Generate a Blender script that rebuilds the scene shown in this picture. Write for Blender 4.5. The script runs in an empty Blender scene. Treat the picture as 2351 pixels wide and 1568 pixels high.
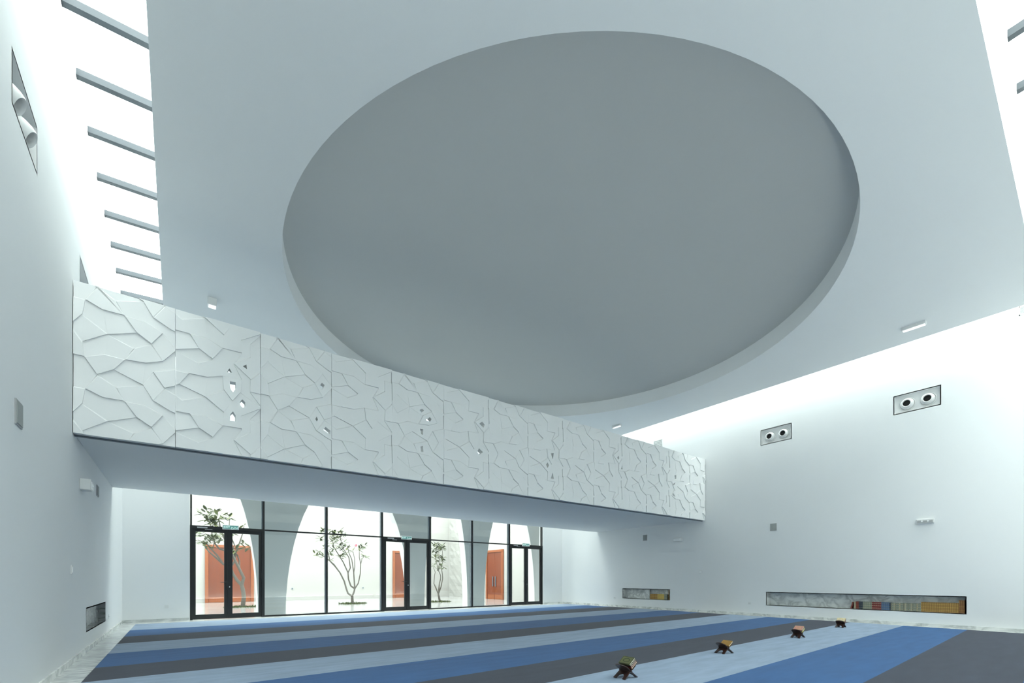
import bpy, bmesh, math, random
import numpy as np
from mathutils import Vector, Matrix
from mathutils.geometry import tessellate_polygon
random.seed(7)
SC = bpy.context.scene
COL = SC.collection

# ---------------------------------------------------------------- camera, sky, exposure
EYE = 1.2
F_PX, CX, HY = 1018.0, 1175.5, 1329.0          # focal length, principal column and horizon row in a 2351x1568 frame
THETA = math.atan((CX-409.0)/F_PX)             # camera heading, clockwise from +Y
cd = bpy.data.cameras.new('camera'); cam = bpy.data.objects.new('camera', cd); COL.objects.link(cam)
cd.sensor_fit = 'HORIZONTAL'; cd.sensor_width = 36.0; cd.lens = F_PX/2351*36.0
cd.shift_x = 0.0; cd.shift_y = (HY-784.0)/2351.0; cd.clip_start = 0.05; cd.clip_end = 300
cam.location = (0, 0, EYE); cam.rotation_euler = (math.pi/2, 0, -THETA)
SC.camera = cam

SC.view_settings.view_transform = 'Standard'; SC.view_settings.look = 'None'
SC.view_settings.gamma = 1.0; SC.view_settings.use_curve_mapping = False
SC.view_settings.exposure = 0.84

W = bpy.data.worlds.new('sky'); SC.world = W; W.use_nodes = True
nt = W.node_tree; nt.nodes.clear()
wo = nt.nodes.new('ShaderNodeOutputWorld'); bg = nt.nodes.new('ShaderNodeBackground')
bg.inputs[0].default_value = (0.925, 1.0, 0.955, 1); bg.inputs[1].default_value = 5.2
nt.links.new(bg.outputs[0], wo.inputs[0])
W.cycles.sampling_method = 'AUTOMATIC'

def portal(name, loc, sx, sy, rot):
    l = bpy.data.lights.new(name, 'AREA'); l.shape = 'RECTANGLE'; l.size = sx; l.size_y = sy
    l.cycles.is_portal = True
    o = bpy.data.objects.new(name, l); COL.objects.link(o); o.location = loc; o.rotation_euler = rot

def at(x, y, Y):
    """point of the plane Y seen at pixel x, y"""
    a = (x-CX)/F_PX; c = (HY-y)/F_PX; C, S = math.cos(THETA), math.sin(THETA)
    r = (a*C+S, -a*S+C, c); t = Y/r[1]
    return Vector((r[0]*t, Y, EYE+r[2]*t))

# ---------------------------------------------------------------- room numbers
XL, XR = -1.20, 14.97          # side walls
YN, YF = -1.50, 15.80          # near wall (unseen, set back so its roof slot brightens the balcony), far wall
ZR = 8.62                      # skylight glass level
ZC = 6.85                      # underside of the hung ceiling
CX0, CX1, CY0, CY1 = -0.25, 13.93, 0.735, 14.15
DOME = (6.78, 7.44, 5.45)
BAL0, BAL1 = Vector((-1.195, 8.82, 0)), Vector((14.97, 8.50, 0))
ZB, ZBT = 3.29, 5.455
portal('portal_left', ((XL+CX0)/2, 7.8, ZR+.05), CX0-XL, 16, (0, 0, 0))
portal('portal_right', ((XR+CX1)/2, 7.8, ZR+.05), XR-CX1, 16, (0, 0, 0))
portal('portal_near', (6.9, (YN+CY0)/2, ZR+.05), 14.2, CY0-YN, (0, 0, 0))
portal('portal_far', (6.9, (YF+CY1)/2, ZR+.05), 14.2, YF-CY1, (0, 0, 0))
portal('portal_glazing', (7.0, YF+.25, 2.0), 13.5, 4.0, (-math.pi/2, 0, 0))

# ---------------------------------------------------------------- materials
def rgb(r, g, b):
    f = lambda v: ((v/255+.055)/1.055)**2.4 if v/255 > .04045 else v/255/12.92
    return (f(r), f(g), f(b), 1)
def mat(name, col, rough=.6, metal=0, spec=.5, var=0, vscale=8, bump=0, bscale=60, emit=None, coat=0, stretch=None):
    m = bpy.data.materials.new(name); m.use_nodes = True; n = m.node_tree; p = n.nodes['Principled BSDF']
    p.inputs['Base Color'].default_value = col; p.inputs['Roughness'].default_value = rough
    p.inputs['Metallic'].default_value = metal; p.inputs['Specular IOR Level'].default_value = spec
    p.inputs['Coat Weight'].default_value = coat
    tc = n.nodes.new('ShaderNodeTexCoord'); mp = n.nodes.new('ShaderNodeMapping')
    n.links.new(tc.outputs['Object'], mp.inputs[0])
    if stretch: mp.inputs['Scale'].default_value = stretch
    nz = n.nodes.new('ShaderNodeTexNoise'); nz.inputs['Scale'].default_value = vscale; nz.inputs['Detail'].default_value = 5
    n.links.new(mp.outputs[0], nz.inputs['Vector'])
    mx = n.nodes.new('ShaderNodeMix'); mx.data_type = 'RGBA'; v = max(var, .004)
    mx.inputs['A'].default_value = tuple(c*(1-v) for c in col[:3])+(1,)
    mx.inputs['B'].default_value = tuple(min(1, c*(1+v)) for c in col[:3])+(1,)
    n.links.new(nz.outputs['Fac'], mx.inputs['Factor']); n.links.new(mx.outputs['Result'], p.inputs['Base Color'])
    if bump:
        nb = n.nodes.new('ShaderNodeTexNoise'); nb.inputs['Scale'].default_value = bscale; nb.inputs['Detail'].default_value = 6
        n.links.new(mp.outputs[0], nb.inputs['Vector'])
        b = n.nodes.new('ShaderNodeBump'); b.inputs['Strength'].default_value = bump; b.inputs['Distance'].default_value = .02
        n.links.new(nb.outputs['Fac'], b.inputs['Height']); n.links.new(b.outputs[0], p.inputs['Normal'])
    if emit:
        p.inputs['Emission Color'].default_value = emit[0]; p.inputs['Emission Strength'].default_value = emit[1]
    return m
def glass_mat(name, tint, refl):
    m = bpy.data.materials.new(name); m.use_nodes = True; n = m.node_tree; n.nodes.clear()
    o = n.nodes.new('ShaderNodeOutputMaterial'); t = n.nodes.new('ShaderNodeBsdfTransparent'); g = n.nodes.new('ShaderNodeBsdfGlossy')
    mx = n.nodes.new('ShaderNodeMixShader'); t.inputs[0].default_value = tint; g.inputs['Roughness'].default_value = .01
    mx.inputs[0].default_value = refl
    n.links.new(t.outputs[0], mx.inputs[1]); n.links.new(g.outputs[0], mx.inputs[2]); n.links.new(mx.outputs[0], o.inputs[0])
    return m
def marble_mat(name, base, vein, scale=1.3, rough=.18, strength=.8, width=.06):
    m = bpy.data.materials.new(name); m.use_nodes = True; n = m.node_tree; p = n.nodes['Principled BSDF']
    p.inputs['Roughness'].default_value = rough
    tc = n.nodes.new('ShaderNodeTexCoord'); nz = n.nodes.new('ShaderNodeTexNoise')
    nz.inputs['Scale'].default_value = scale; nz.inputs['Detail'].default_value = 6; nz.inputs['Roughness'].default_value = .45; nz.inputs['Distortion'].default_value = .9
    mp = n.nodes.new('ShaderNodeMapping'); mp.inputs['Rotation'].default_value = (.3, .5, .7); mp.inputs['Scale'].default_value = (1, 1.9, 2.2)
    n.links.new(tc.outputs['Object'], mp.inputs[0]); n.links.new(mp.outputs[0], nz.inputs['Vector'])
    a = n.nodes.new('ShaderNodeMath'); a.operation = 'SUBTRACT'; a.inputs[1].default_value = .5
    n.links.new(nz.outputs['Fac'], a.inputs[0])
    b = n.nodes.new('ShaderNodeMath'); b.operation = 'ABSOLUTE'; n.links.new(a.outputs[0], b.inputs[0])
    r = n.nodes.new('ShaderNodeMapRange'); r.inputs['From Min'].default_value = 0; r.inputs['From Max'].default_value = width
    r.inputs['To Min'].default_value = strength; r.inputs['To Max'].default_value = 0
    n.links.new(b.outputs[0], r.inputs['Value'])
    n2 = n.nodes.new('ShaderNodeTexNoise'); n2.inputs['Scale'].default_value = scale*1.1; n2.inputs['Detail'].default_value = 4
    n.links.new(mp.outputs[0], n2.inputs['Vector'])
    mu = n.nodes.new('ShaderNodeMath'); mu.operation = 'MULTIPLY'
    n.links.new(r.outputs[0], mu.inputs[0]); n.links.new(n2.outputs['Fac'], mu.inputs[1])
    mx = n.nodes.new('ShaderNodeMix'); mx.data_type = 'RGBA'
    mx.inputs['A'].default_value = base; mx.inputs['B'].default_value = vein
    n.links.new(mu.outputs[0], mx.inputs['Factor']); n.links.new(mx.outputs['Result'], p.inputs['Base Color'])
    return m
def carpet_mat(name, col):
    m = mat(name, col, rough=.95, spec=.1, var=.26, vscale=2.2, stretch=(.7, 3.2, 1))
    n = m.node_tree; p = n.nodes['Principled BSDF']
    tc = n.nodes.new('ShaderNodeTexCoord'); nb = n.nodes.new('ShaderNodeTexNoise'); nb.inputs['Scale'].default_value = 220
    n.links.new(tc.outputs['Object'], nb.inputs['Vector'])
    b = n.nodes.new('ShaderNodeBump'); b.inputs['Strength'].default_value = .5; b.inputs['Distance'].default_value = .006
    n.links.new(nb.outputs['Fac'], b.inputs['Height']); n.links.new(b.outputs[0], p.inputs['Normal'])
    p.inputs['Sheen Weight'].default_value = .15
    return m

M = {}
M['paint'] = mat('white_wall_paint', (.85, .865, .865, 1), rough=.72, spec=.25, var=.012, vscale=.7, bump=.03, bscale=180)
M['ceil'] = mat('white_ceiling_paint', (.87, .885, .885, 1), rough=.8, spec=.15, var=.01, vscale=.6)
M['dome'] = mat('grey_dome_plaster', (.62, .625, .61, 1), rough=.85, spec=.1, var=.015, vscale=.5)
M['relief'] = mat('white_cast_relief', (.88, .89, .885, 1), rough=.6, spec=.3, var=.02, vscale=2.5)
M['marble'] = marble_mat('white_veined_marble', (.80, .82, .80, 1), (.20, .225, .23, 1), 1.7, .22, .95, .13)
M['floor'] = marble_mat('polished_floor_marble', (.66, .67, .655, 1), (.42, .43, .42, 1), .5, .13, .6, .05)
M['marble_dark'] = marble_mat('grey_veined_marble', (.27, .29, .29, 1), (.02, .03, .03, 1), 2.6, .25, 1.3, .10)
M['c_light'] = carpet_mat('pale_blue_carpet', (.285, .37, .49, 1))
M['c_blue'] = carpet_mat('mid_blue_carpet', (.034, .112, .275, 1))
M['c_dark'] = carpet_mat('slate_grey_carpet', (.046, .054, .078, 1))
M['black'] = mat('black_powder_coat', (.012, .013, .014, 1), rough=.4, var=.1)
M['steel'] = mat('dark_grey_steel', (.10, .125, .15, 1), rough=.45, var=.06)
M['beam'] = mat('grey_painted_steel', (.035, .045, .055, 1), rough=.5, var=.05)
M['chrome'] = mat('brushed_chrome', (.6, .6, .6, 1), rough=.25, metal=1, var=.05)
M['glass'] = glass_mat('clear_glazing', (.94, .955, .95, 1), .05)
M['roofglass'] = glass_mat('skylight_glazing', (.95, .98, .99, 1), .04)
M['wood'] = mat('orange_wood_veneer', (.155, .034, .010, 1), rough=.4, var=.28, vscale=2.5, stretch=(6, 6, .6), coat=.2)
M['wood_frame'] = mat('light_wood_frame', (.25, .072, .022, 1), rough=.45, var=.2, vscale=3, stretch=(6, 6, .7))
M['dark_wood'] = mat('dark_carved_wood', (.035, .014, .010, 1), rough=.38, var=.35, vscale=14, stretch=(2, 8, 8), coat=.25)
M['plastic'] = mat('white_plastic', (.78, .79, .78, 1), rough=.35, var=.01)
M['lit_lamp'] = mat('softly_lit_diffuser', (.92, .93, .93, 1), rough=.3, emit=((1, 1, .97, 1), .45))
M['lamp'] = mat('pale_lamp_diffuser', (.92, .93, .93, 1), rough=.3, var=.01)
M['grille'] = mat('grey_speaker_cloth', (.36, .38, .37, 1), rough=.8, var=.08, vscale=120)
M['louvre'] = mat('grey_louvre', (.42, .43, .43, 1), rough=.5, var=.03)
M['void'] = mat('black_duct_interior', (.006, .006, .006, 1), rough=.9)
M['court'] = mat('white_courtyard_render', (.37, .365, .35, 1), rough=.8, var=.02, vscale=.8)
M['rough_wall'] = mat('rough_white_stone', (.33, .33, .315, 1), rough=.9, var=.05, vscale=3, bump=.6, bscale=5)
M['arcade'] = mat('arcade_render', (.68, .70, .70, 1), rough=.8, var=.012, vscale=.7)
M['bark'] = mat('pale_grey_bark', (.105, .095, .08, 1), rough=.85, var=.2, vscale=20, bump=.3, bscale=40)
M['leaf'] = mat('green_leaf', (.06, .08, .028, 1), rough=.45, var=.35, vscale=6)
M['leaf2'] = mat('yellow_green_leaf', (.12, .14, .045, 1), rough=.5, var=.25, vscale=6)
M['flower'] = mat('pink_flower', (.75, .18, .25, 1), rough=.6, var=.1)
M['grass'] = mat('low_green_groundcover', (.05, .065, .015, 1), rough=.9, var=.4, vscale=25)
M['paper'] = mat('cream_page_edges', (.78, .74, .62, 1), rough=.8, var=.05, vscale=90)
M['sign'] = mat('green_sign_face', (.10, .30, .27, 1), rough=.3, emit=((.16, .40, .37, 1), .12))
M['signtxt'] = mat('pale_sign_lettering', (.8, .9, .86, 1), rough=.4, emit=((.8, 1, .95, 1), .5))
def cover(name, c, var=.12): return mat(name, c, rough=.5, var=var, vscale=30)
M['b_olive'] = cover('olive_cloth_cover', (.13, .14, .06, 1)); M['b_ink'] = cover('dark_cover_print', (.035, .045, .02, 1))
M['b_black'] = cover('black_cover', (.02, .02, .02, 1)); M['b_red'] = cover('red_leather_cover', (.20, .03, .025, 1))
M['b_brown'] = cover('brown_leather_cover', (.22, .10, .03, 1), .25); M['b_gold'] = cover('gold_tooled_cover', (.36, .20, .05, 1), .3)
M['b_goldlt'] = cover('pale_gold_cover', (.62, .45, .12, 1), .2); M['b_blue'] = cover('dusty_blue_cover', (.09, .15, .26, 1))
M['b_grey'] = cover('grey_green_cover', (.24, .26, .20, 1)); M['b_beige'] = cover('beige_cover', (.42, .38, .26, 1))
M['b_pink'] = cover('pink_cover', (.55, .24, .24, 1)); M['b_yellow'] = cover('yellow_cover', (.65, .60, .12, 1))
M['b_navy'] = cover('navy_cover', (.02, .03, .05, 1)); M['b_cream'] = cover('cream_cover', (.60, .52, .36, 1))

# ---------------------------------------------------------------- mesh helpers
class MB:
    def __init__(s): s.v = []; s.f = []; s.m = []
    def add(s, vs, fs, mi=0):
        k = len(s.v); s.v += [tuple(v) for v in vs]; s.f += [tuple(i+k for i in f) for f in fs]; s.m += [mi]*len(fs); return s
    def box(s, x0, x1, y0, y1, z0, z1, mi=0, mtx=None):
        vs = [Vector(p) for p in ((x0,y0,z0),(x1,y0,z0),(x1,y1,z0),(x0,y1,z0),(x0,y0,z1),(x1,y0,z1),(x1,y1,z1),(x0,y1,z1))]
        if mtx: vs = [mtx @ v for v in vs]
        return s.add(vs, [(0,3,2,1),(4,5,6,7),(0,1,5,4),(1,2,6,5),(2,3,7,6),(3,0,4,7)], mi)
    def quad(s, a, b, c, d, mi=0): return s.add([a, b, c, d], [(0,1,2,3)], mi)
    def prism(s, pts, d0, d1, fn, mi=0):
        """pts: 2-D loop, fn(u, w, depth) -> xyz"""
        n = len(pts); vs = [fn(u, w, d0) for u, w in pts]+[fn(u, w, d1) for u, w in pts]
        fs = [tuple(range(n))[::-1], tuple(range(n, 2*n))]+[(i, (i+1) % n, n+(i+1) % n, n+i) for i in range(n)]
        return s.add(vs, fs, mi)
    def tube(s, pts, rad, seg=8, mi=0):
        k0 = None; pts = [Vector(p) for p in pts]; n = len(pts); rings = []; vs = []
        for i, p in enumerate(pts):
            d = (pts[min(i+1, n-1)]-pts[max(i-1, 0)]).normalized(); u = d.orthogonal().normalized() if i == 0 else (pu-d*pu.dot(d)).normalized(); pu = u
            w = d.cross(u); r = rad[i] if isinstance(rad, (list, tuple)) else rad
            vs += [p+(u*math.cos(2*math.pi*k/seg)+w*math.sin(2*math.pi*k/seg))*r for k in range(seg)]
        fs = [(i*seg+k, i*seg+(k+1) % seg, (i+1)*seg+(k+1) % seg, (i+1)*seg+k) for i in range(n-1) for k in range(seg)]
        fs += [tuple(range(seg))[::-1], tuple(range((n-1)*seg, n*seg))]
        return s.add(vs, fs, mi)
    def lathe(s, prof, mtx, seg=28, mi=0, cap=True):
        vs = [mtx @ Vector((r*math.cos(2*math.pi*k/seg), r*math.sin(2*math.pi*k/seg), z)) for r, z in prof for k in range(seg)]
        n = len(prof); fs = [(i*seg+k, i*seg+(k+1) % seg, (i+1)*seg+(k+1) % seg, (i+1)*seg+k) for i in range(n-1) for k in range(seg)]
        if cap: fs += [tuple(range((n-1)*seg, n*seg))]
        return s.add(vs, fs, mi)
    def mesh(s, name, mats, smooth=False):
        me = bpy.data.meshes.new(name); me.from_pydata(s.v, [], s.f)
        for m in (mats if isinstance(mats, (list, tuple)) else [mats]): me.materials.append(M[m] if isinstance(m, str) else m)
        if len(me.polygons) == len(s.m): me.polygons.foreach_set('material_index', s.m)
        if smooth: me.polygons.foreach_set('use_smooth', [True]*len(me.polygons))
        bm = bmesh.new(); bm.from_mesh(me); bmesh.ops.recalc_face_normals(bm, faces=bm.faces); bm.to_mesh(me); bm.free()
        me.update(); return me
    def obj(s, name, mats, parent=None, smooth=False):
        return link(name, s.mesh(name, mats, smooth), parent)
def link(name, data, parent=None):
    o = bpy.data.objects.new(name, data); COL.objects.link(o)
    if parent: o.parent = parent
    return o
def autosmooth(o, ang=40):
    me = o.data; me.polygons.foreach_set('use_smooth', [True]*len(me.polygons))
    try: me.set_sharp_from_angle(angle=math.radians(ang))
    except Exception: pass
    return o
def bevel(o, w, seg=1):
    b = o.modifiers.new('edge', 'BEVEL'); b.width = w; b.segments = seg; b.limit_method = 'ANGLE'; return o
def tag(o, label, cat, group=None):
    o['label'] = label; o['category'] = cat
    if group: o['group'] = group
    return o
def struct(o, label=None):
    o['kind'] = 'structure'
    if label: o['label'] = label
    return o
def empty(name, loc=(0, 0, 0), rz=0, parent=None):
    o = bpy.data.objects.new(name, None); COL.objects.link(o); o.location = loc; o.rotation_euler = (0, 0, rz)
    o.empty_display_size = .1
    if parent: o.parent = parent
    return o
def copy_tree(o, parent=None):
    c = o.copy(); COL.objects.link(c); c.parent = parent
    for ch in list(o.children): copy_tree(ch, c)
    return c
def grid_face(mb, u0, u1, w0, w1, holes, fn, mi=0):
    """a flat face with rectangular openings"""
    us = sorted({u0, u1} | {h[0] for h in holes} | {h[1] for h in holes}); ws = sorted({w0, w1} | {h[2] for h in holes} | {h[3] for h in holes})
    for i in range(len(us)-1):
        for j in range(len(ws)-1):
            cu, cw = (us[i]+us[i+1])/2, (ws[j]+ws[j+1])/2
            if any(h[0] < cu < h[1] and h[2] < cw < h[3] for h in holes): continue
            mb.quad(fn(us[i], ws[j]), fn(us[i+1], ws[j]), fn(us[i+1], ws[j+1]), fn(us[i], ws[j+1]), mi)
def recess(name, m, parent, side, h, depth, label=None):
    """open box behind a side wall: five plates, 2 cm thick"""
    u0, u1, w0, w1 = h; mb = MB(); X = XR if side > 0 else XL; s = side
    a, b = sorted((X, X+s*depth)); c, d = sorted((X+s*depth, X+s*(depth+.02)))
    mb.box(c, d, u0-.02, u1+.02, w0-.02, w1+.02)
    mb.box(a, b, u0-.02, u0, w0-.02, w1+.02); mb.box(a, b, u1, u1+.02, w0-.02, w1+.02)
    mb.box(a, b, u0, u1, w0-.02, w0); mb.box(a, b, u0, u1, w1, w1+.02)
    o = mb.obj(name, m, parent)
    if label: o['label'] = label
    return o

# ---------------------------------------------------------------- structure
floor = struct(MB().box(-8, 18, -1.2, 30, -.3, 0).obj('floor', 'floor'), 'polished pale marble floor running out into the courtyard')

NICHE1 = (9.90, 12.12, .400, .785); NICHE2 = (1.94, 6.40, .375, .765); NICHEL = (9.975, 12.36, .345, .71)
REC = [(2.38, 3.25, 5.50, 5.955), (5.70, 6.565, 5.50, 5.955)]
RECL = [(2.60, 3.47, 5.52, 5.99), (5.93, 6.80, 5.52, 5.99), (9.40, 10.25, 5.52, 6.13)]
def side_wall(name, X, s, holes, label):
    mb = MB(); fn = lambda u, w: (X, u, w)
    grid_face(mb, YN-.4, YF, 0, ZR, holes, fn)
    a, b = sorted((X+s*.55, X+s*.65)); mb.box(a, b, YN-.4, YF+.4, 0, ZR)
    a, b = sorted((X, X+s*.65)); mb.box(a, b, YN-.4, YF+.4, ZR-.02, ZR+.12)
    return struct(mb.obj(name, 'paint'), label)
wall_right = side_wall('wall_right', XR, 1, [NICHE1, NICHE2]+REC, 'tall white wall on the right with two low book niches')
wall_left = side_wall('wall_left', XL, -1, [NICHEL]+RECL, 'tall white wall on the left edge with one small marble niche')
recess('niche_lining', 'marble', wall_right, 1, NICHE1, .22, 'short pale marble niche lining')
recess('niche_lining', 'marble', wall_right, 1, NICHE2, .22, 'long pale marble niche lining')
recess('niche_lining', 'marble_dark', wall_left, -1, NICHEL, .10, 'dark grey veined marble niche lining')
for h in REC: recess('diffuser_recess', 'relief', wall_right, 1, h, .085)
for h in RECL: recess('diffuser_recess', 'relief', wall_left, -1, h, .20)
# far wall with the glazed opening
GX0, GX1, GZ = .27, 13.75, 4.35
mb = MB(); grid_face(mb, XL-.6, XR+.6, 0, ZR, [(GX0, GX1, 0, GZ)], lambda u, w: (u, YF, w))
grid_face(mb, XL-.6, XR+.6, 0, ZR, [(GX0, GX1, 0, GZ)], lambda u, w: (u, YF+.3, w))
mb.quad((GX0, YF, 0), (GX0, YF+.3, 0), (GX0, YF+.3, GZ), (GX0, YF, GZ)); mb.quad((GX1, YF, 0), (GX1, YF+.3, 0), (GX1, YF+.3, GZ), (GX1, YF, GZ))
mb.quad((GX0, YF, GZ), (GX1, YF, GZ), (GX1, YF+.3, GZ), (GX0, YF+.3, GZ)); mb.quad((XL-.6, YF, ZR), (XR+.6, YF, ZR), (XR+.6, YF+.3, ZR), (XL-.6, YF+.3, ZR))
wall_far = struct(mb.obj('wall_far', 'paint'), 'white end wall around the dark framed courtyard glazing')
wall_near = struct(MB().box(XL-.6, XR+.6, YN-.4, YN, 0, ZR+.1).obj('wall_near', 'paint'), 'white wall behind the viewpoint')

TILE_G = .003
def border(x0, x1, y0, y1, along, step):
    L0, L1 = (x0, x1) if along == 'x' else (y0, y1); n = max(1, round((L1-L0)/step)); st = (L1-L0)/n
    me = (MB().box(0, st-TILE_G, 0, y1-y0, 0, .006) if along == 'x' else MB().box(0, x1-x0, 0, st-TILE_G, 0, .006)).mesh('marble_tile', 'marble')
    for k in range(n):
        o = link('marble_tile', me, floor); o.location = (L0+st*k, y0, 0) if along == 'x' else (x0, L0+st*k, 0)
border(XL+.02, -.895, 1.0, YF-.62, 'y', .9); border(14.725, XR-.02, -.5, YF-.62, 'y', .9); border(XL+.02, XR-.02, YF-.615, YF-.02, 'x', .9)

# hung ceiling: slab with round opening, drum, dome
mb = MB(); K = 128
dcx, dcy, dr = DOME
ring = [(dcx+dr*math.cos(2*math.pi*k/K), dcy+dr*math.sin(2*math.pi*k/K)) for k in range(K)]
def edge_pt(k):
    a = 2*math.pi*k/K; c, s = math.cos(a), math.sin(a)
    t = min(((CX1-dcx)/c if c > 1e-9 else 1e9), ((CX0-dcx)/c if c < -1e-9 else 1e9), ((CY1-dcy)/s if s > 1e-9 else 1e9), ((CY0-dcy)/s if s < -1e-9 else 1e9))
    return (dcx+t*c, dcy+t*s)
corners = [(CX1, CY1), (CX0, CY1), (CX0, CY0), (CX1, CY0)]
outer = [(math.atan2(y-dcy, x-dcx) % (2*math.pi), x, y) for x, y in [edge_pt(k) for k in range(K)]+corners]
outer = sorted(set((round(a, 6), x, y) for a, x, y in outer))
for i in range(len(outer)):
    a0, x0, y0 = outer[i]; a1, x1, y1 = outer[(i+1) % len(outer)]
    p0 = (dcx+dr*math.cos(a0), dcy+dr*math.sin(a0)); p1 = (dcx+dr*math.cos(a1), dcy+dr*math.sin(a1))
    mb.quad((p0[0], p0[1], ZC), (p1[0], p1[1], ZC), (x1, y1, ZC), (x0, y0, ZC))
for (xa, ya), (xb, yb) in zip(corners, corners[1:]+corners[:1]):
    mb.quad((xa, ya, ZC), (xb, yb, ZC), (xb, yb, ZR+.12), (xa, ya, ZR+.12))
mb.quad(*[(x, y, ZR+.12) for x, y in corners])
ceiling = struct(mb.obj('ceiling', 'ceil'), 'floating white ceiling with a huge round opening')
ZD = ZC+.40
mb = MB()
for k in range(K):
    p, q = ring[k], ring[(k+1) % K]; mb.quad((p[0], p[1], ZC), (q[0], q[1], ZC), (q[0], q[1], ZD), (p[0], p[1], ZD))
dr_o = mb.obj('drum', 'ceil', ceiling, smooth=True); dr_o['label'] = 'pale upright rim band of the dome'
Rs = 19.0; prof = [(dr*math.sin(math.pi/2*i/24), ) for i in range(25)]
mb = MB(); base = math.sqrt(Rs**2-dr**2)
mb.lathe([(max(r[0], .001), ZD+math.sqrt(Rs**2-r[0]**2)-base) for r in prof[::-1]], Matrix.Translation((dcx, dcy, 0)), seg=K)
do = mb.obj('dome', 'dome', ceiling, smooth=True); do['label'] = 'smooth grey shallow dome'

# skylights: glass panes between cross beams
def skylight(n, x0, x1, y0, y1, along, z, rise, label, phase=0.0):
    w = struct(empty('window_%d' % n, ((x0+x1)/2, (y0+y1)/2, z)), label)
    L0, L1 = (y0, y1) if along == 'y' else (x0, x1); step = 1.047; pos = []
    p = L0+phase
    while p < L1: pos.append(p); p += step
    bm_ = MB()
    ox, oy = (x0+x1)/2, (y0+y1)/2
    ln = (x1-x0) if along == 'y' else (y1-y0)
    hw = .045; bh = .10
    if along == 'y': bm_.add([(-ln/2, -hw, 0), (ln/2, -hw, rise), (ln/2, hw, rise), (-ln/2, hw, 0), (-ln/2, -hw, bh), (ln/2, -hw, rise+bh), (ln/2, hw, rise+bh), (-ln/2, hw, bh)],
                          [(0,3,2,1),(4,5,6,7),(0,1,5,4),(1,2,6,5),(2,3,7,6),(3,0,4,7)])
    else: bm_.box(-hw, hw, -ln/2, ln/2, 0, bh)
    bme = bm_.mesh('beam', 'beam')
    ps = [L0]+pos+[L1]; gm = {}
    for q in pos:
        b = link('beam', bme, w); b.location = (0, q-oy, 0) if along == 'y' else (q-ox, 0, 0)
    for a, b_ in zip(ps, ps[1:]):
        if b_-a < .08: continue
        d = round(b_-a, 3)
        if d not in gm:
            g = MB()
            if along == 'y': g.quad((-ln/2, 0, bh+.01), (ln/2, 0, rise+bh+.01), (ln/2, d, rise+bh+.01), (-ln/2, d, bh+.01))
            else: g.quad((0, -ln/2, bh+.01), (d, -ln/2, bh+.01), (d, ln/2, bh+.01), (0, ln/2, bh+.01))
            gm[d] = g.mesh('pane', 'roofglass')
        o = link('pane', gm[d], w); o.location = (0, a-oy, 0) if along == 'y' else (a-ox, 0, 0)
    return w
ZS = 8.62
skylight(1, XL, CX0, YN, YF, 'y', ZS, .07, 'long glazed roof slot above the left wall crossed by grey beams', phase=(9.13-.025-YN) % 1.047)
skylight(2, CX1, XR, YN, YF, 'y', ZS, .0, 'glazed roof slot above the right wall', phase=.4)
skylight(3, CX0, CX1, YN, CY0, 'x', 8.28, 0, 'glazed roof slot at the upper right corner crossed by pale beams', phase=(8.52-CX0) % 1.17)  # unseen part behind the camera widened to brighten the balcony front
skylight(4, CX0, CX1, CY1, YF, 'x', ZS, 0, 'glazed roof slot above the far wall', phase=.5)

# baseboards (marble skirting)
for nm, args in (('baseboard_left', (XL, XL+.02, YN, YF, 0, .085)), ('baseboard_right', (XR-.02, XR, YN, YF, 0, .085))):
    struct(MB().box(*args).obj(nm, 'marble'), 'thin marble skirting along the %s wall' % nm[10:])
b = MB(); b.box(XL, GX0-.02, YF-.02, YF, 0, .085); struct(b.obj('baseboard_far', 'marble'), 'marble skirting left of the glazing')
b = MB(); b.box(GX1+.02, XR, YF-.02, YF, 0, .085); struct(b.obj('baseboard_far', 'marble'), 'marble skirting right of the glazing')

# ---------------------------------------------------------------- balcony with cast relief front
PZ = 1.28
NA = dict(a=(.139,5.22), b=(.322,5.136), c=(.564,5.137), d=(.707,4.923), e=(.879,4.807), f=(1.019,5.02), g=(.382,4.799), h=(.11,4.606), i=(.11,4.996),
 j=(-.02,4.80), k=(-.02,4.402), l=(.129,4.397), m=(.265,4.177), n=(.447,4.295), o=(.575,4.48), p=(.81,4.494), q=(1.017,4.582), r=(1.19,4.81), s=(.777,4.156),
 t=(.899,4.385), u=(1.039,4.165), v=(.343,4.491), w=(.675,4.681), x=(.899,3.941), y=(1.105,3.83), ye=(1.19,3.80), z=(.47,4.047), ab=(.813,5.128),
 aa=(-.02,3.94), tr=(1.19,4.505), ur=(1.19,4.25), vr=(1.19,4.088))
for k_ in ('a', 'b', 'c', 'f', 'i', 'j', 'ab', 'r'): NA[k_+'2'] = (NA[k_][0], NA[k_][1]-PZ)
FA = ['a b g i', 'b c d g', 'c ab f e d', 'g d e w', 'i g h j', 'h g v l', 'g w o v', 'w e q p o', 'e f r q', 'j h l k', 'l v o n m', 'o p s n', 'p q r tr t s',
      'n s z m', 'm z c2 b2 a2', 'z s x y ye r2 f2 ab2 c2', 's t u x', 't tr ur u', 'x u vr ye y', 'k l m a2 aa', 'aa a2 i2 j2', 'u ur vr']
DA = 'a b,b c,c d,d e,g h,d g,i j,e f,k l,l m,m n,n o,o p,p q,q r,n s,s x,x y,y ye,t u,u ur'
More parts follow.
